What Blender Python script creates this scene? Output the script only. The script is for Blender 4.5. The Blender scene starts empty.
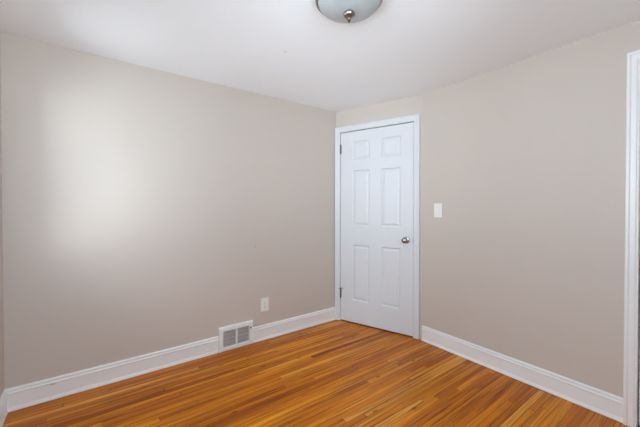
import bpy, bmesh, math
from mathutils import Matrix, Vector

S = bpy.context.scene
COL = S.collection
R = math.radians

# ------------------------------------------------------------------ camera
CAM_Z = 1.236
cam = bpy.data.cameras.new('camera')
camo = bpy.data.objects.new('camera', cam)
COL.objects.link(camo)
cam.sensor_width = 36
cam.lens = 305 / 640 * 36
cam.shift_y = -3.5 / 640
cam.clip_start = 0.02
camo.location = (0, 0, CAM_Z)
camo.rotation_euler = (R(90 - 0.6), 0, R(-36.3))
S.camera = camo

# ------------------------------------------------------------------ daylight
SKY, GROUND = 7.6, 9.4
W = bpy.data.worlds.new('daylight_with_ground_glow')
S.world = W
W.use_nodes = True
wt = W.node_tree
bgn = wt.nodes['Background']
tc = wt.nodes.new('ShaderNodeTexCoord')
sx_ = wt.nodes.new('ShaderNodeSeparateXYZ')
wr = wt.nodes.new('ShaderNodeValToRGB')          # added ground glow below the horizon to lift the ceiling, pale blue sky above
K = 16.0
GT, ST = (0.77, 0.90, 1.0), (0.76, 0.89, 1.0)
stops = [(0.0, GROUND * 0.6, GT), (0.25, GROUND * 0.85, GT), (0.40, GROUND * 1.1, GT), (0.49, GROUND * 1.1, GT), (0.53, SKY, ST)]
while len(wr.color_ramp.elements) < len(stops):
    wr.color_ramp.elements.new(0.5)
for el_, (pos_, lev, tint) in zip(wr.color_ramp.elements, stops):
    el_.position = pos_
    el_.color = tuple(t_ * lev / K for t_ in tint) + (1,)
mm = wt.nodes.new('ShaderNodeMath')
mm.operation = 'MULTIPLY_ADD'
mm.inputs[1].default_value = 0.5
mm.inputs[2].default_value = 0.5
wt.links.new(tc.outputs['Generated'], sx_.inputs[0])
wt.links.new(sx_.outputs[2], mm.inputs[0])
wt.links.new(mm.outputs[0], wr.inputs[0])
wt.links.new(wr.outputs[0], bgn.inputs[0])
bgn.inputs[1].default_value = K


def window_light(name, loc, rot, sx, sy, power=0.0, col=(1, 1, 1)):
    """area light in a window opening; without power it only guides the daylight sampling (portal)"""
    l = bpy.data.lights.new(name, 'AREA')
    l.shape = 'RECTANGLE'
    l.size, l.size_y = sx, sy
    l.energy = power or 1.0
    l.color = col
    if not power:
        l.cycles.is_portal = True
    o = bpy.data.objects.new(name, l)
    COL.objects.link(o)
    o.location, o.rotation_euler = loc, rot
    return o


# daylight entering by the window behind the camera and by the one in the side wall
window_light('back_window_portal', (0.35, -0.45, 1.535), (R(90), 0, 0), 1.20, 1.26)
window_light('side_window_portal', (-0.58, 2.175, 1.41), (R(90), 0, R(-90)), 0.55, 1.22)
window_light('added_window_portal', (-0.58, 0.48, 1.535), (R(90), 0, R(-90)), 1.2, 1.27)  # portal for the added window

vs = S.view_settings
S.display_settings.display_device = 'sRGB'
vs.view_transform = 'Standard'
vs.look = 'None'
vs.gamma = 1
vs.use_curve_mapping = False
vs.exposure = 0.4

S.cycles.max_bounces = 16
S.cycles.diffuse_bounces = 10

# ------------------------------------------------------------------ materials
def s2l(c):
    c = c / 255
    return c / 12.92 if c <= 0.04045 else ((c + 0.055) / 1.055) ** 2.4


def rgb(r, g, b):
    return (s2l(r), s2l(g), s2l(b), 1)


class NT:
    """small helper for building node trees"""
    def __init__(self, name):
        self.m = bpy.data.materials.new(name)
        self.m.use_nodes = True
        self.t = self.m.node_tree
        self.b = self.t.nodes['Principled BSDF']

    def n(self, kind, **kw):
        nd = self.t.nodes.new(kind)
        for k, v in kw.items():
            setattr(nd, k, v)
        return nd

    def link(self, a, b):
        self.t.links.new(a, b)

    def put(self, sock, v):
        if isinstance(v, bpy.types.NodeSocket):
            self.link(v, sock)
        else:
            sock.default_value = v

    def math(self, op, a, b=0.0, c=None):
        nd = self.n('ShaderNodeMath', operation=op)
        self.put(nd.inputs[0], a)
        self.put(nd.inputs[1], b)
        if c is not None:
            self.put(nd.inputs[2], c)
        return nd.outputs[0]

    def mix(self, f, a, b, blend='MIX'):
        nd = self.n('ShaderNodeMix', data_type='RGBA', blend_type=blend)
        self.put(nd.inputs[0], f)
        self.put(nd.inputs[6], a)
        self.put(nd.inputs[7], b)
        return nd.outputs[2]

    def pos(self):
        return self.n('ShaderNodeNewGeometry').outputs['Position']

    def noise(self, vec, scale, detail=3.0, rough=0.5):
        nd = self.n('ShaderNodeTexNoise')
        self.link(vec, nd.inputs['Vector'])
        nd.inputs['Scale'].default_value = scale
        nd.inputs['Detail'].default_value = detail
        nd.inputs['Roughness'].default_value = rough
        return nd.outputs[0]

    def ramp(self, f, stops):
        nd = self.n('ShaderNodeValToRGB')
        el = nd.color_ramp.elements
        while len(el) < len(stops):
            el.new(0.5)
        for e, (p, c) in zip(el, stops):
            e.position = p
            e.color = c
        self.link(f, nd.inputs[0])
        return nd.outputs[0]

    def vmath(self, op, a, b):
        nd = self.n('ShaderNodeVectorMath', operation=op)
        self.put(nd.inputs[0], a)
        self.put(nd.inputs[1], b)
        return nd

    def bump(self, h, strength, dist):
        nd = self.n('ShaderNodeBump')
        nd.inputs['Strength'].default_value = strength
        nd.inputs['Distance'].default_value = dist
        self.link(h, nd.inputs['Height'])
        self.link(nd.outputs[0], self.b.inputs['Normal'])

    def set(self, **kw):
        for k, v in kw.items():
            self.put(self.b.inputs[k.replace('_', ' ')], v)


def painted(name, col, rough, spec, var=0.03, bump=0.0, scale=2.0, spots=()):
    m = NT(name)
    p = m.pos()
    nz = m.noise(p, scale, 4)
    c0 = tuple(v * (1 - var) for v in col[:3]) + (1,)
    c1 = tuple(min(1, v * (1 + var)) for v in col[:3]) + (1,)
    c = m.ramp(nz, [(0.3, c0), (0.7, c1)])
    for (x, y, z, rad, dark, amt, flat) in spots:      # small scuffs on the paint
        q = m.vmath('MULTIPLY', m.vmath('SUBTRACT', p, (x, y, z)).outputs[0], (1, 1, flat)).outputs[0]
        d = m.vmath('LENGTH', q, (0, 0, 0)).outputs['Value']
        wob = m.math('MULTIPLY', m.noise(p, 60, 2), rad * 0.9)
        f = m.math('SUBTRACT', 1.0, m.math('DIVIDE', m.math('ADD', d, wob), rad * 1.4))
        f = m.math('MULTIPLY', m.math('MINIMUM', m.math('MAXIMUM', f, 0.0), 0.5), 2 * amt)
        c = m.mix(f, c, dark)
    m.set(Base_Color=c, Roughness=rough)
    m.b.inputs['Specular IOR Level'].default_value = spec
    if bump:
        m.bump(m.noise(p, 260, 3), bump, 0.001)
    return m.m


def metal(name, col, rough):
    m = NT(name)
    nz = m.noise(m.pos(), 90, 3)
    m.set(Base_Color=col, Metallic=1.0)
    m.set(Roughness=m.math('MULTIPLY_ADD', nz, 0.12, rough - 0.06))
    return m.m


WALL_COL = (0.56, 0.500, 0.447, 1)
M_WALL = painted('greige_wall_paint', WALL_COL, 0.48, 0.28, 0.015, 0.10, 1.3,
                 spots=((1.169, 2.588, 0.874, 0.016, (0.32, 0.28, 0.24, 1), 0.45, 1.0),
                        (1.192, 2.588, 0.815, 0.012, (0.32, 0.28, 0.24, 1), 0.2, 2.0)))
M_CEIL = painted('white_ceiling_paint', (0.89, 0.91, 0.93, 1), 0.85, 0.25, 0.01, 0.15, 1.5,
                 spots=((1.027, 1.784, 2.27, 0.013, (0.5, 0.49, 0.48, 1), 0.6, 1.0),))
M_TRIM = painted('white_trim_paint', (0.80, 0.80, 0.80, 1), 0.35, 0.5, 0.012, 0.0, 3.0,
                 spots=((-0.228, 2.575, 0.1005, 0.022, (0.25, 0.23, 0.2, 1), 0.7, 5.0),))
M_DOOR = painted('white_door_paint', (0.655, 0.67, 0.695, 1), 0.38, 0.5, 0.008, 0.0, 3.0)
M_PLATE = painted('white_plastic_plate', (0.80, 0.79, 0.76, 1), 0.35, 0.5, 0.01)
M_SLOT = painted('dark_slot', (0.03, 0.03, 0.03, 1), 0.6, 0.3, 0.0)
M_VENT = painted('white_vent_enamel', (0.78, 0.78, 0.77, 1), 0.35, 0.5, 0.02)
M_FIN = painted('grey_vent_louvre', (0.70, 0.69, 0.67, 1), 0.45, 0.4, 0.08, 0, 40)
M_DUCT = painted('dark_duct', (0.20, 0.19, 0.18, 1), 0.7, 0.3, 0.05)
M_NICKEL = metal('brushed_nickel', (0.38, 0.355, 0.33, 1), 0.25)
M_CAP = metal('dark_nickel', (0.30, 0.265, 0.24, 1), 0.30)
M_BRONZE = metal('aged_bronze', (0.22, 0.16, 0.12, 1), 0.35)
M_HINGE = metal('tarnished_hinge_metal', (0.20, 0.19, 0.19, 1), 0.42)
M_SILL = painted('dark_stained_threshold', (0.10, 0.035, 0.012, 1), 0.45, 0.4, 0.15, 0, 20)
M_RUBBER = painted('white_rubber_tip', (0.7, 0.7, 0.68, 1), 0.7, 0.3)


def make_floor_mat():
    m = NT('honey_oak_strip_floor')
    p = m.pos()
    sep = m.n('ShaderNodeSeparateXYZ')
    m.link(p, sep.inputs[0])
    x, y = sep.outputs[0], sep.outputs[1]
    BW, BL = 0.038, 1.5
    v = m.math('DIVIDE', m.math('ADD', y, 5.0), BW)
    row = m.math('FLOOR', v)
    fy = m.math('FRACT', v)
    wn = m.n('ShaderNodeTexWhiteNoise', noise_dimensions='1D')
    m.link(row, wn.inputs['W'])
    ln = m.math('MULTIPLY_ADD', wn.outputs['Value'], 0.5, 0.75)      # row dependent strip length
    u = m.math('ADD', m.math('DIVIDE', m.math('ADD', x, 5.0), m.math('MULTIPLY', ln, BL)),
               m.math('MULTIPLY', wn.outputs['Value'], 37.7))
    cell = m.math('FLOOR', u)
    fx = m.math('FRACT', u)
    cmb = m.n('ShaderNodeCombineXYZ')
    m.link(cell, cmb.inputs[0])
    m.link(row, cmb.inputs[1])
    w2 = m.n('ShaderNodeTexWhiteNoise', noise_dimensions='2D')
    m.link(cmb.outputs[0], w2.inputs['Vector'])
    rnd = w2.outputs['Value']
    base = m.ramp(rnd, [(0.0, rgb(146, 70, 4)), (0.06, rgb(174, 92, 5)), (0.25, rgb(190, 107, 8)),
                        (0.60, rgb(202, 119, 12)), (0.85, rgb(212, 134, 26)), (1.0, rgb(220, 150, 58))])
    # grain: long streaks, shifted per strip
    off = m.n('ShaderNodeCombineXYZ')
    m.link(m.math('MULTIPLY', rnd, 31.0), off.inputs[0])
    m.link(m.math('MULTIPLY', rnd, 17.0), off.inputs[2])
    gp = m.vmath('ADD', m.vmath('MULTIPLY', p, (1.1, 42.0, 1.0)).outputs[0], off.outputs[0]).outputs[0]
    g1 = m.noise(gp, 1.5, 5, 0.6)
    gp2 = m.vmath('ADD', m.vmath('MULTIPLY', p, (5.0, 170.0, 1.0)).outputs[0], off.outputs[0]).outputs[0]
    g2 = m.noise(gp2, 1.0, 4, 0.6)
    g = m.math('ADD', m.math('MULTIPLY', g1, 0.7), m.math('MULTIPLY', g2, 0.3))
    gcol = m.ramp(g, [(0.34, (0.36, 0.25, 0.12, 1)), (0.43, (0.70, 0.62, 0.5, 1)), (0.51, (1.0, 1.0, 1.0, 1)),
                      (0.64, (1.20, 1.22, 1.6, 1))])
    c = m.mix(1.0, base, gcol, 'MULTIPLY')
    # broad drifts of tone over several strips
    bp = m.vmath('MULTIPLY', p, (0.8, 5.0, 1.0)).outputs[0]
    bcol = m.ramp(m.noise(bp, 1.0, 2), [(0.32, (0.80, 0.74, 0.66, 1)), (0.52, (1, 1, 1, 1)), (0.72, (1.12, 1.16, 1.3, 1))])
    c = m.mix(1.0, c, bcol, 'MULTIPLY')
    # scattered knots
    vor = m.n('ShaderNodeTexVoronoi', feature='F1')
    m.link(m.vmath('MULTIPLY', p, (3.2, 11.0, 1.0)).outputs[0], vor.inputs['Vector'])
    vor.inputs['Scale'].default_value = 1.0
    kn = m.math('LESS_THAN', vor.outputs['Distance'], 0.085)
    c = m.mix(m.math('MULTIPLY', kn, 0.55), c, rgb(82, 36, 6))
    # seams between strips
    ey = m.math('MINIMUM', fy, m.math('SUBTRACT', 1.0, fy))
    ex = m.math('MINIMUM', fx, m.math('SUBTRACT', 1.0, fx))
    sy = m.math('LESS_THAN', ey, m.math('MULTIPLY_ADD', wn.outputs['Value'], 0.05, 0.02))
    sx = m.math('LESS_THAN', ex, 0.0016)
    seam = m.math('MAXIMUM', sy, sx)
    c = m.mix(m.math('MULTIPLY', seam, m.math('MULTIPLY_ADD', wn.outputs['Value'], 0.55, 0.25)), c, rgb(60, 24, 3))
    rr = m.math('MULTIPLY_ADD', m.noise(p, 7, 3), 0.14, 0.25)
    m.set(Base_Color=c, Roughness=rr)
    m.b.inputs['Specular IOR Level'].default_value = 0.22
    hgt = m.math('SUBTRACT', m.math('MULTIPLY', g, 0.25), seam)
    m.bump(hgt, 0.25, 0.0008)
    return m.m


M_FLOOR = make_floor_mat()


def make_glass_bowl():
    m = NT('frosted_lamp_glass')
    nz = m.noise(m.pos(), 9, 4)
    c = m.ramp(nz, [(0.3, (0.52, 0.555, 0.57, 1)), (0.7, (0.60, 0.635, 0.65, 1))])
    m.set(Base_Color=c, Roughness=0.22)
    m.b.inputs['Transmission Weight'].default_value = 0.25
    m.b.inputs['IOR'].default_value = 1.45
    return m.m


M_BOWL = make_glass_bowl()


def make_pane():
    m = NT('window_glass')
    t = m.t
    tr = m.n('ShaderNodeBsdfTransparent')
    gl = m.n('ShaderNodeBsdfGlossy')
    gl.inputs['Roughness'].default_value = 0.02
    fr = m.n('ShaderNodeFresnel')
    fr.inputs[0].default_value = 1.35
    mx = m.n('ShaderNodeMixShader')
    t.links.new(fr.outputs[0], mx.inputs[0])
    t.links.new(tr.outputs[0], mx.inputs[1])
    t.links.new(gl.outputs[0], mx.inputs[2])
    t.links.new(mx.outputs[0], t.nodes['Material Output'].inputs[0])
    return m.m


M_PANE = make_pane()

# ------------------------------------------------------------------ mesh helpers
class MB:
    def __init__(self):
        self.bm = bmesh.new()

    def box(self, x0, x1, y0, y1, z0, z1, bev=0.0, seg=2):
        r = bmesh.ops.create_cube(self.bm, size=1)
        for v in r['verts']:
            v.co = Vector(((x0 + x1) / 2 + v.co.x * (x1 - x0), (y0 + y1) / 2 + v.co.y * (y1 - y0),
                           (z0 + z1) / 2 + v.co.z * (z1 - z0)))
        if bev:
            ed = list({e for v in r['verts'] for e in v.link_edges})
            bmesh.ops.bevel(self.bm, geom=ed, offset=bev, segments=seg, affect='EDGES', profile=0.7)
        return self

    def face(self, pts):
        return self.bm.faces.new([self.bm.verts.new(p) for p in pts])

    def prism(self, poly, z0, z1):
        a = [self.bm.verts.new((p[0], p[1], z0)) for p in poly]
        b = [self.bm.verts.new((p[0], p[1], z1)) for p in poly]
        n = len(poly)
        for i in range(n):
            j = (i + 1) % n
            self.bm.faces.new((a[i], a[j], b[j], b[i]))
        self.bm.faces.new(a[::-1])
        self.bm.faces.new(b)
        return self

    def sweep(self, rings, closed_ends=True):
        """rings: list of lists of points, same length; profile closed"""
        vs_ = [[self.bm.verts.new(p) for p in r] for r in rings]
        n = len(rings[0])
        for a, b in zip(vs_, vs_[1:]):
            for i in range(n):
                j = (i + 1) % n
                self.bm.faces.new((a[i], a[j], b[j], b[i]))
        if closed_ends:
            self.bm.faces.new(vs_[0][::-1])
            self.bm.faces.new(vs_[-1])
        return self

    def lathe(self, prof, mat=None, n=48):
        """prof: (r, h) revolved about local z, then moved by mat"""
        mat = mat or Matrix()
        rings = []
        for r, h in prof:
            if r < 1e-6:
                rings.append([self.bm.verts.new(mat @ Vector((0, 0, h)))])
            else:
                rings.append([self.bm.verts.new(mat @ Vector((r * math.cos(2 * math.pi * k / n),
                                                              r * math.sin(2 * math.pi * k / n), h)))
                              for k in range(n)])
        for a, b in zip(rings, rings[1:]):
            for k in range(n):
                j = (k + 1) % n
                if len(a) == 1 and len(b) == 1:
                    continue
                if len(a) == 1:
                    self.bm.faces.new((a[0], b[k], b[j]))
                elif len(b) == 1:
                    self.bm.faces.new((a[k], a[j], b[0]))
                else:
                    self.bm.faces.new((a[k], a[j], b[j], b[k]))
        return self

    def build(self, name, mat, parent=None, loc=(0, 0, 0), rotz=0.0, smooth=False):
        bmesh.ops.recalc_face_normals(self.bm, faces=self.bm.faces)
        me = bpy.data.meshes.new(name)
        self.bm.to_mesh(me)
        self.bm.free()
        me.materials.append(mat)
        o = bpy.data.objects.new(name, me)
        COL.objects.link(o)
        o.location = loc
        o.rotation_euler = (0, 0, rotz)
        if smooth:
            for p in me.polygons:
                p.use_smooth = True
            me.set_sharp_from_angle(angle=R(40))
        if parent:
            o.parent = parent
        return o


def tag(o, label=None, cat=None, kind=None, group=None):
    for k, v in (('label', label), ('category', cat), ('kind', kind), ('group', group)):
        if v:
            o[k] = v
    return o


def empty(name, loc, rotz=0.0, **kw):
    o = bpy.data.objects.new(name, None)
    o.empty_display_size = 0.1
    COL.objects.link(o)
    o.location = loc
    o.rotation_euler = (0, 0, rotz)
    return tag(o, **kw)


TO_ROOM = Matrix.Rotation(R(90), 4, 'X')     # local z -> -y, i.e. out of the wall into the room

# ------------------------------------------------------------------ room plan
X0, X1 = -0.45, 2.43
Y0, Y1 = -0.32, 2.588
H = 2.27
P1 = Vector((2.115, 2.588))
P2 = Vector((2.43, 1.705))
DIAG = (P2 - P1).length
A_DIAG = math.atan2(P2.y - P1.y, P2.x - P1.x)
T = 0.12
# every wall frame: local x runs to the right seen from the room, local y goes into the wall
FR_LEFT = ((X0, Y1, 0), 0.0)
FR_DIAG = ((P1.x, P1.y, 0), A_DIAG)
FR_RIGHT = ((P2.x, P2.y, 0), R(-90))
FR_BACK = ((X1, Y0, 0), R(180))
FR_SIDE = ((X0, Y0, 0), R(90))


def wall(name, frame, length, ext0, ext1, openings, label):
    """wall slab with rectangular openings (x0, x1, z0, z1), x along the wall"""
    m = MB()
    xs = sorted({-ext0, length + ext1} | {v for o in openings for v in o[:2]})
    zs = sorted({0.0, H} | {v for o in openings for v in o[2:]})
    for xa, xb in zip(xs, xs[1:]):
        run = None
        for za, zb in zip(zs, zs[1:]):
            hole = any(o[0] <= xa + 1e-6 and xb <= o[1] + 1e-6 and o[2] <= za + 1e-6 and zb <= o[3] + 1e-6
                       for o in openings)
            if not hole:
                m.box(xa, xb, 0, T, za, zb)
    bmesh.ops.remove_doubles(m.bm, verts=m.bm.verts, dist=1e-5)
    # drop coincident interior faces
    seen = {}
    for f in m.bm.faces:
        seen.setdefault(tuple(sorted(v.index for v in f.verts)), []).append(f)
    return tag(m.build(name, M_WALL, None, frame[0], frame[1]), label=label, kind='structure')


L_LEFT = P1.x - X0
L_RIGHT = P2.y - Y0
L_BACK = X1 - X0
L_SIDE = Y1 - Y0

LEAF0, LEAF1, LEAF_H = 0.0615, 0.8475, 2.028
D1 = (LEAF0 - 0.004, LEAF1 + 0.006, LEAF_H + 0.007)      # clear opening of the main door
D2 = (P2.y - 0.314, P2.y + 0.255, 2.045)                  # opening in the right wall, local x
W1 = (X1 - 0.95, X1 + 0.25, 0.90, 2.17)                   # back window, local x
W2 = (2.22, 2.77, 0.80, 2.02)
W3 = (0.20, 1.40, 0.90, 2.17)                             # added side window, local x

FLOOR_POLY = [(X0, Y0), (X1, Y0), (P2.x, P2.y), (P1.x, P1.y), (X0, Y1)]
g = 0.12
OUT_POLY = [(X0 - g, Y0 - g), (X1 + g, Y0 - g), (P2.x + g, P2.y + 0.02), (P1.x + 0.09, P1.y + g), (X0 - g, Y1 + g)]
tag(MB().prism(OUT_POLY, -0.08, 0.0).build('floor', M_FLOOR), kind='structure',
    label='honey coloured narrow strip oak floor')
tag(MB().prism(OUT_POLY, H, H + 0.08).build('ceiling', M_CEIL), kind='structure', label='flat white painted ceiling')
wall('wall_left', FR_LEFT, L_LEFT, T, 0.0, [], 'long greige wall on the left with the floor vent')
wall('wall_diagonal', FR_DIAG, DIAG, 0.0, 0.0, [(D1[0] - 0.02, D1[1] + 0.02, 0, D1[2] + 0.02)],
     'short angled greige wall holding the six panel door')
wall('wall_right', FR_RIGHT, L_RIGHT, 0.0, T, [(D2[0] - 0.02, D2[1] + 0.02, 0, D2[2] + 0.02)],
     'greige wall on the right with the light switch')
wall('wall_back', FR_BACK, L_BACK, 0.0, T, [W1], 'greige wall behind the camera with a window')
wall('wall_side', FR_SIDE, L_SIDE, 0.0, 0.0, [W2, W3], 'greige wall at the far left edge of the view')

def leak_shell(name, frame, x0, x1, label):
    """added closed shell behind a doorway, keeps daylight out of the door gaps"""
    m = MB()
    y0, y1, z1, t = T, T + 0.7, 2.2, 0.04
    m.box(x0, x1, y1 - t, y1, 0, z1)
    m.box(x0, x0 + t, y0, y1 - t, 0, z1)
    m.box(x1 - t, x1, y0, y1 - t, 0, z1)
    m.box(x0 + t, x1 - t, y0, y1 - t, z1 - t, z1)
    m.box(x0 + t, x1 - t, y0, y1 - t, -0.04, -0.001)
    return tag(m.build(name, M_WALL, None, frame[0], frame[1]), label=label, kind='structure')


leak_shell('leak_shell_hall', FR_DIAG, -0.03, DIAG + 0.02, 'added shell behind the panelled door against light leaks')  # unseen shells, added to stop outside light leaking round the doors
leak_shell('leak_shell_closet', FR_RIGHT, D2[0] - 0.1, D2[1] + 0.1, 'added shell behind the right doorway against light leaks')

# ------------------------------------------------------------------ baseboards
BASE = [(0, .003), (.019, .003), (.0195, .008), (.017, .016), (.0145, .023), (.013, .028), (.013, .104), (.0165, .107), (.0175, .112),
        (.016, .116), (.012, .118), (.0115, .124), (.0135, .127), (.0135, .132), (.010, .137), (.004, .140), (0, .140)]


def baseboard(name, frame, xa, xb, label, ma=0.0, mb=0.0):
    """ma / mb: mitre slope at each end (x shift per unit of depth)"""
    m = MB()
    m.sweep([[(xa + d * ma, -d, z) for d, z in BASE], [(xb - d * mb, -d, z) for d, z in BASE]])
    return tag(m.build(name, M_TRIM, None, frame[0], frame[1]), label=label, kind='structure')


VX0, VX1 = 0.829 - X0, 1.136 - X0
baseboard('baseboard_left', FR_LEFT, 0.0, VX0 - 0.001, 'white baseboard left of the floor vent', ma=1.0)
baseboard('baseboard_left.001', FR_LEFT, VX1 + 0.001, L_LEFT - 0.012, 'white baseboard between floor vent and door')
CAS = 0.055                     # visible casing widths: panelled door, right doorway
CAS2 = 0.054
baseboard('baseboard_right', FR_RIGHT, 0.003, D2[0] - CAS2, 'white baseboard along the right wall')
baseboard('baseboard_back', FR_BACK, 0.024, L_BACK, 'white baseboard behind the camera', mb=1.0)
baseboard('baseboard_side', FR_SIDE, 0.0, L_SIDE, 'white baseboard at the far left corner', ma=1.0, mb=1.0)

# ------------------------------------------------------------------ door casing, jamb, leaf
CASING = [(0, 0), (0, .010), (.003, .013), (.010, .014), (.014, .017), (.036, .018), (.042, .022), (CAS - .004, .022),
          (CAS, .019), (CAS, 0)]


def casing(m, x0, x1, zt, width=CAS, z0=0.0):
    rings = []
    k = width / CAS
    for (x, sx, top) in ((x0, -1, 0), (x0, -1, 1), (x1, 1, 1), (x1, 1, 0)):
        rings.append([(x + sx * w * k, -d, (zt + w * k) if top else z0) for w, d in CASING])
    m.sweep(rings)


def jamb(m, x0, x1, zt, stop_y):
    """lining boards of the opening plus the stop the door closes on"""
    m.box(x0 - .02, x0, 0, T, 0, zt + .02)
    m.box(x1, x1 + .02, 0, T, 0, zt + .02)
    m.box(x0, x1, 0, T, zt, zt + .02)
    m.box(x0, x0 + .012, stop_y, stop_y + .03, 0, zt)
    m.box(x1 - .012, x1, stop_y, stop_y + .03, 0, zt)
    m.box(x0 + .012, x1 - .012, stop_y, stop_y + .03, zt - .012, zt)


def panel_leaf(m, x0, x1, z0, z1, yf, thick, cols, rows):
    """moulded door leaf: flat stiles and rails, sunk moulding and raised field in each panel"""
    xs = sorted({x0, x1} | {v for c in cols for v in c})
    zs = sorted({z0, z1} | {v for r in rows for v in r})
    bm = m.bm
    gv = {(i, k): bm.verts.new((x, yf, z)) for i, x in enumerate(xs) for k, z in enumerate(zs)}
    for i in range(len(xs) - 1):
        for k in range(len(zs) - 1):
            q = [gv[i, k], gv[i + 1, k], gv[i + 1, k + 1], gv[i, k + 1]]
            if (xs[i], xs[i + 1]) in cols and (zs[k], zs[k + 1]) in rows:
                prev = q
                for ins, dep in ((.006, .005), (.011, .010), (.017, .011), (.034, .004), (.038, .0035)):
                    a, b, c, d = xs[i] + ins, xs[i + 1] - ins, zs[k] + ins, zs[k + 1] - ins
                    cur = [bm.verts.new(p) for p in ((a, yf + dep, c), (b, yf + dep, c), (b, yf + dep, d), (a, yf + dep, d))]
                    for s in range(4):
                        bm.faces.new((prev[s], prev[(s + 1) % 4], cur[(s + 1) % 4], cur[s]))
                    prev = cur
                bm.faces.new(prev)
            else:
                bm.faces.new(q)
    yb = yf + thick
    bk = [bm.verts.new(p) for p in ((x0, yb, z0), (x1, yb, z0), (x1, yb, z1), (x0, yb, z1))]
    bm.faces.new(bk[::-1])
    n, kk = len(xs) - 1, len(zs) - 1
    bm.faces.new([gv[i, 0] for i in range(n, -1, -1)] + [bk[0], bk[1]])
    bm.faces.new([gv[i, kk] for i in range(n + 1)] + [bk[2], bk[3]])
    bm.faces.new([gv[0, k] for k in range(kk + 1)] + [bk[3], bk[0]])
    bm.faces.new([gv[n, k] for k in range(kk, -1, -1)] + [bk[1], bk[2]])


def knob(parent, x, z, y, mat):
    k = MB().lathe([(0, .0), (.0315, .0), (.0325, .002), (.030, .006), (.018, .009), (.0135, .012), (0, .012)],
                   Matrix.Translation((x, y, z)) @ TO_ROOM).build('knob_rose', mat, parent, smooth=True)
    MB().lathe([(.0, .010), (.0125, .010), (.0115, .022), (.013, .030), (.021, .035), (.0265, .043), (.0275, .051), (.025, .060),
                (.018, .066), (.009, .0685), (0, .069)],
               Matrix.Translation((x, y, z)) @ TO_ROOM).build('door_knob', mat, k, smooth=True)
    return k


def hinge(parent, x, z, y):
    m = MB()
    for i in range(5):                                       # knuckles of the barrel
        a = z - .044 + i * .0178
        m.lathe([(0, a), (.0058, a), (.0064, a + .001), (.0064, a + .016), (.0058, a + .0170), (0, a + .0170)],
                Matrix.Translation((x, y - .005, 0)), 16)
    m.lathe([(0, z + .045), (.0045, z + .045), (.006, z + .049), (.003, z + .054), (0, z + .055)],
            Matrix.Translation((x, y - .005, 0)), 16)
    m.lathe([(0, z - .055), (.003, z - .054), (.006, z - .049), (.0045, z - .044), (0, z - .044)],
            Matrix.Translation((x, y - .005, 0)), 16)
    m.box(x + .001, x + .011, y - .0015, y + .002, z - .044, z + .045)
    m.box(x - .011, x - .001, y - .0015, y + .002, z - .044, z + .045)
    return m.build('hinge', M_HINGE, parent, smooth=True)


d1 = empty('door_1', *FR_DIAG, kind='structure',
           label='white six panel door with round knob in the angled wall')
m = MB(); casing(m, D1[0], D1[1], D1[2], 0.056, 0.006); m.build('door_casing', M_DOOR, d1)
m = MB(); jamb(m, D1[0], D1[1], D1[2], .040); m.build('door_jamb', M_TRIM, d1)
COLS = [(.2035, .3990), (.5260, .7250)]
ROWS = [(.244, .836), (1.035, 1.62), (1.728, 1.923)]
m = MB(); panel_leaf(m, LEAF0, LEAF1, .013, LEAF_H, .004, .034, COLS, ROWS)
leaf = m.build('door_leaf', M_DOOR, d1)
tag(knob(d1, .780, .919, .004, M_NICKEL), label='satin nickel door knob with round rose')
hinge(d1, LEAF0 - .002, 1.855, .001)
hg = hinge(d1, LEAF0 - .002, .298, .001)
# hinge pin door stop: a small arm with two padded feet
m = MB()
m.lathe([(0, .349), (.008, .349), (.009, .353), (.008, .359), (0, .359)], Matrix.Translation((LEAF0 - .002, -.004, 0)), 16)
m.lathe([(0, -.018), (.0035, -.018), (.0035, .046), (0, .046)],
        Matrix.Translation((LEAF0 - .002, -.012, .354)) @ Matrix.Rotation(R(78), 4, 'Y'), 12)
m.build('door_stop', M_HINGE, hg, smooth=True)
m = MB()
m.lathe([(0, .042), (.006, .042), (.007, .050), (.005, .055), (0, .056)],
        Matrix.Translation((LEAF0 - .002, -.012, .354)) @ Matrix.Rotation(R(78), 4, 'Y'), 16)
m.build('bumper_tip', M_RUBBER, hg, smooth=True)
m = MB(); m.box(LEAF1 - .001, LEAF1 + .0035, .004, .032, .885, .948); m.build('latch_plate', M_NICKEL, d1)
m = MB(); m.box(D1[0], D1[1], .006, T, 0, .005, .002); m.build('threshold', M_SILL, d1)

# closet door at the right edge
d2 = empty('door_2', *FR_RIGHT, kind='structure', label='white cased doorway at the right edge of the view')
m = MB(); casing(m, D2[0], D2[1], D2[2], CAS2); m.build('door_casing', M_TRIM, d2)
m = MB(); jamb(m, D2[0], D2[1], D2[2], .05); m.build('door_jamb', M_TRIM, d2)
a, b = D2[0] + .005, D2[1] - .004
w_ = b - a
m = MB()
panel_leaf(m, a, b, .014, D2[2] - .005, .012, .034, [(a + .1, a + w_ / 2 - .05), (a + w_ / 2 + .05, b - .1)], ROWS)
m.build('door_leaf', M_DOOR, d2)
knob(d2, a + .062, .92, .012, M_BRONZE)
m = MB(); m.box(D2[0] - .0005, D2[0] + .0045, .002, .03, .885, .955); m.build('strike_plate', M_BRONZE, d2)
m = MB(); m.box(D2[0] - .02, D2[1] + .02, .012, T, 0, .007, .002); m.build('threshold', M_SILL, d2)

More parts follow.
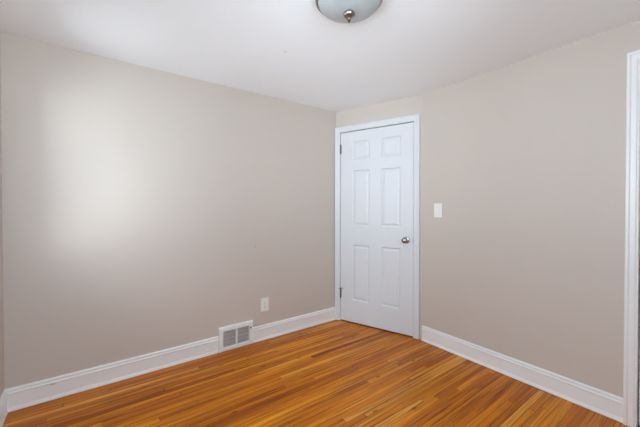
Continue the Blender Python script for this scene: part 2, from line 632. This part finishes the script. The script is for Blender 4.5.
# ------------------------------------------------------------------ windows (behind the camera and on the side wall)
def window(name, frame, o, label, cased=True):
    x0, x1, z0, z1 = o
    r = empty(name, frame[0], frame[1], kind='structure', label=label)
    m = MB()
    if cased:
        casing(m, x0, x1, z1, z0=z0 - .02)
        m.build('window_casing', M_TRIM, r)
    m = MB()
    if not cased:                                            # plain plaster return with a flush sill
        m.box(x0 + .001, x1 - .001, .002, .05, z0 + .001, z0 + .02, .003)
    else:
      m.box(x0 - .07, x1 + .06, -.045, .02, z0 - .045, z0 - .02, .004)
    if cased:
        m.box(x0 - .05, x1 + .05, -.016, 0, z0 - .11, z0 - .045, .003)
    m.build('window_sill', M_TRIM, r)
    m = MB()
    for a0, a1, b0, b1 in ((x0, x0 + .025, z0, z1), (x1 - .025, x1, z0, z1), (x0 + .025, x1 - .025, z0, z0 + .03),
                           (x0 + .025, x1 - .025, z1 - .025, z1)):
        m.box(a0, a1, 0, T, b0, b1)
    m.build('window_frame', M_TRIM, r)
    zm = (z0 + z1) / 2
    for (nm, za, zb, y) in (('lower_sash', z0 + .03, zm + .018, .035), ('upper_sash', zm - .018, z1 - .025, .072)):
        xa, xb = x0 + .025, x1 - .025
        m = MB()
        m.box(xa, xa + .038, y, y + .032, za, zb).box(xb - .038, xb, y, y + .032, za, zb)
        m.box(xa + .038, xb - .038, y, y + .032, za, za + .042).box(xa + .038, xb - .038, y, y + .032, zb - .036, zb)
        sa = m.build('sash', M_TRIM, r)
        MB().box(xa + .036, xb - .036, y + .014, y + .018, za + .040, zb - .034).build('pane', M_PANE, sa)


window('window_1', FR_BACK, W1, 'white double hung window behind the camera')
window('window_2', FR_SIDE, W2, 'white double hung window in the side wall beside the long wall', cased=False)
window('added_window', FR_SIDE, W3, 'white double hung window added in the side wall beside the camera for more light')  # unseen window, added to brighten the right wall and ceiling

# ------------------------------------------------------------------ floor register on the left wall
vt = empty('wall_vent', (0.829, Y1, 0), 0.0, label='white metal heating vent with two grey louvred sections set into baseboard',
           cat='vent')
VW, VH = VX1 - VX0, .209
m = MB()
fx0, fx1, fz0, fz1 = .036, VW - .036, .040, VH - .034
prof = [(0, 0), (0, .020), (.004, .026), (.030, .028), (.034, .026), (.036, .016), (.036, 0)]
rings = []
for cx_, cz_, sx, sz in ((0, .002, 1, 1), (VW, .002, -1, 1), (VW, VH, -1, -1), (0, VH, 1, -1), (0, .002, 1, 1)):
    rings.append([(cx_ + sx * w, -d, cz_ + sz * w) for w, d in prof])
m.sweep(rings, closed_ends=False)
m.box(VW / 2 - .007, VW / 2 + .007, -.026, -.012, fz0 - .004, fz1 + .004, .002)
bmesh.ops.remove_doubles(m.bm, verts=m.bm.verts, dist=1e-6)
m.build('frame', M_VENT, vt)
MB().box(.03, VW - .03, -.006, -.001, .034, VH - .03).build('duct_back', M_DUCT, vt)
for (xa, xb) in ((.036, VW / 2 - .007), (VW / 2 + .007, VW - .036)):
    m = MB()
    n = 12
    for i in range(n):                                      # thin upright fins, slightly turned
        c = xa + (i + .5) * (xb - xa) / n
        t = .0017
        m.sweep([[(c - .0035 - t, -.022, z), (c - .0035 + t, -.022, z), (c + .0035 + t, -.009, z), (c + .0035 - t, -.009, z)]
                 for z in (fz0 - .004, fz1 + .004)])
    for i in range(1, 4):
        z = fz0 + i * (fz1 - fz0) / 4
        m.box(xa, xb, -.0165, -.0145, z - .0012, z + .0012)
    m.build('louvre_grille', M_FIN, vt)
m = MB()
m.box(VW - .030, VW - .022, -.040, -.026, .150, .162, .002)
m.build('damper_lever', M_HINGE, vt)
for xs_ in (.018, VW - .018):
    MB().lathe([(0, .026), (.005, .026), (.0055, .0285), (.003, .030), (0, .030)],
               Matrix.Translation((xs_, 0, VH / 2)) @ TO_ROOM, 16).build('screw', M_VENT, vt, smooth=True)

# ------------------------------------------------------------------ wall outlet
ot = empty('wall_outlet', (1.2605, Y1, .325), 0.0, label='white duplex electrical outlet on the left wall above the baseboard', cat='outlet')
MB().box(-.039, .039, -.0065, 0, -.062, .062, .003).build('cover_plate', M_PLATE, ot)
for zc in (.0195, -.0195):
    m = MB()
    pts = []
    for k in range(28):
        an = 2 * math.pi * k / 28
        pts.append((.0172 * math.cos(an), max(-.0135, min(.0135, .0172 * math.sin(an)))))
    m.sweep([[(px, -.006, zc + pz) for px, pz in pts], [(px, -.0082, zc + pz) for px, pz in pts]])
    rc = m.build('socket', M_PLATE, ot)
    m = MB()
    m.box(-.0075, -.0053, -.0086, -.008, zc - .001, zc + .008).box(.0053, .0075, -.0086, -.008, zc - .0005, zc + .007)
    m.lathe([(0, .008), (.0024, .008), (.0024, .0086), (0, .0086)], Matrix.Translation((0, 0, zc - .0072)) @ TO_ROOM, 14)
    m.build('socket_slots', M_SLOT, rc)
MB().lathe([(0, .006), (.003, .006), (.0025, .0078), (0, .008)], TO_ROOM, 14).build('screw', M_NICKEL, ot, smooth=True)

# ------------------------------------------------------------------ light switch
sw = empty('light_switch', (X1, 1.548, 1.204), R(-90), label='white wall light switch on the right wall beside the panelled door', cat='light switch')
MB().box(-.039, .039, -.0065, 0, -.062, .062, .003).build('cover_plate', M_PLATE, sw)
m = MB()
m.sweep([[(x, -.006, -.0335), (x, -.0085, -.0335), (x, -.0075, 0), (x, -.0115, .0335), (x, -.006, .0335)] for x in (-.0165, .0165)])
m.build('rocker', M_PLATE, sw)
for z in (.048, -.048):
    MB().lathe([(0, .006), (.003, .006), (.0025, .0074), (0, .0076)], Matrix.Translation((0, 0, z)) @ TO_ROOM, 14).build(
        'screw', M_PLATE, sw, smooth=True)

# ------------------------------------------------------------------ ceiling light
LX, LY = 1.005, 1.128
cl = empty('ceiling_light', (LX, LY, H), 0.0, label='round flush ceiling light with frosted glass bowl and metal finial', cat='ceiling light')
MB().lathe([(0, 0), (.150, 0), (.162, -.004), (.165, -.012), (.165, -.026), (.160, -.031), (.153, -.031), (.150, -.026), (0, -.024)],
           None, 72).build('metal_pan', M_NICKEL, cl, smooth=True)
bowl = [(.152, -.026)]
for k in range(0, 25):
    a = k / 24 * math.pi / 2
    bowl.append((.152 * math.cos(a) ** 0.9 if k < 24 else 0, -.030 - .052 * math.sin(a)))
MB().lathe(bowl, None, 72).build('glass_bowl', M_BOWL, cl, smooth=True)
MB().lathe([(0, -.078), (.022, -.0795), (.0275, -.087), (.029, -.091), (.0275, -.098), (.021, -.1045), (.013, -.1075), (0, -.108)],
           None, 40).build('bowl_cap', M_CAP, cl, smooth=True)
MB().lathe([(0, -.106), (.009, -.107), (.0095, -.110), (.006, -.113), (.0055, -.116), (.0085, -.119), (.009, -.123), (.006, -.127),
            (.0025, -.130), (.0028, -.133), (0, -.136)], None, 24).build('finial', M_BRONZE, cl, smooth=True)
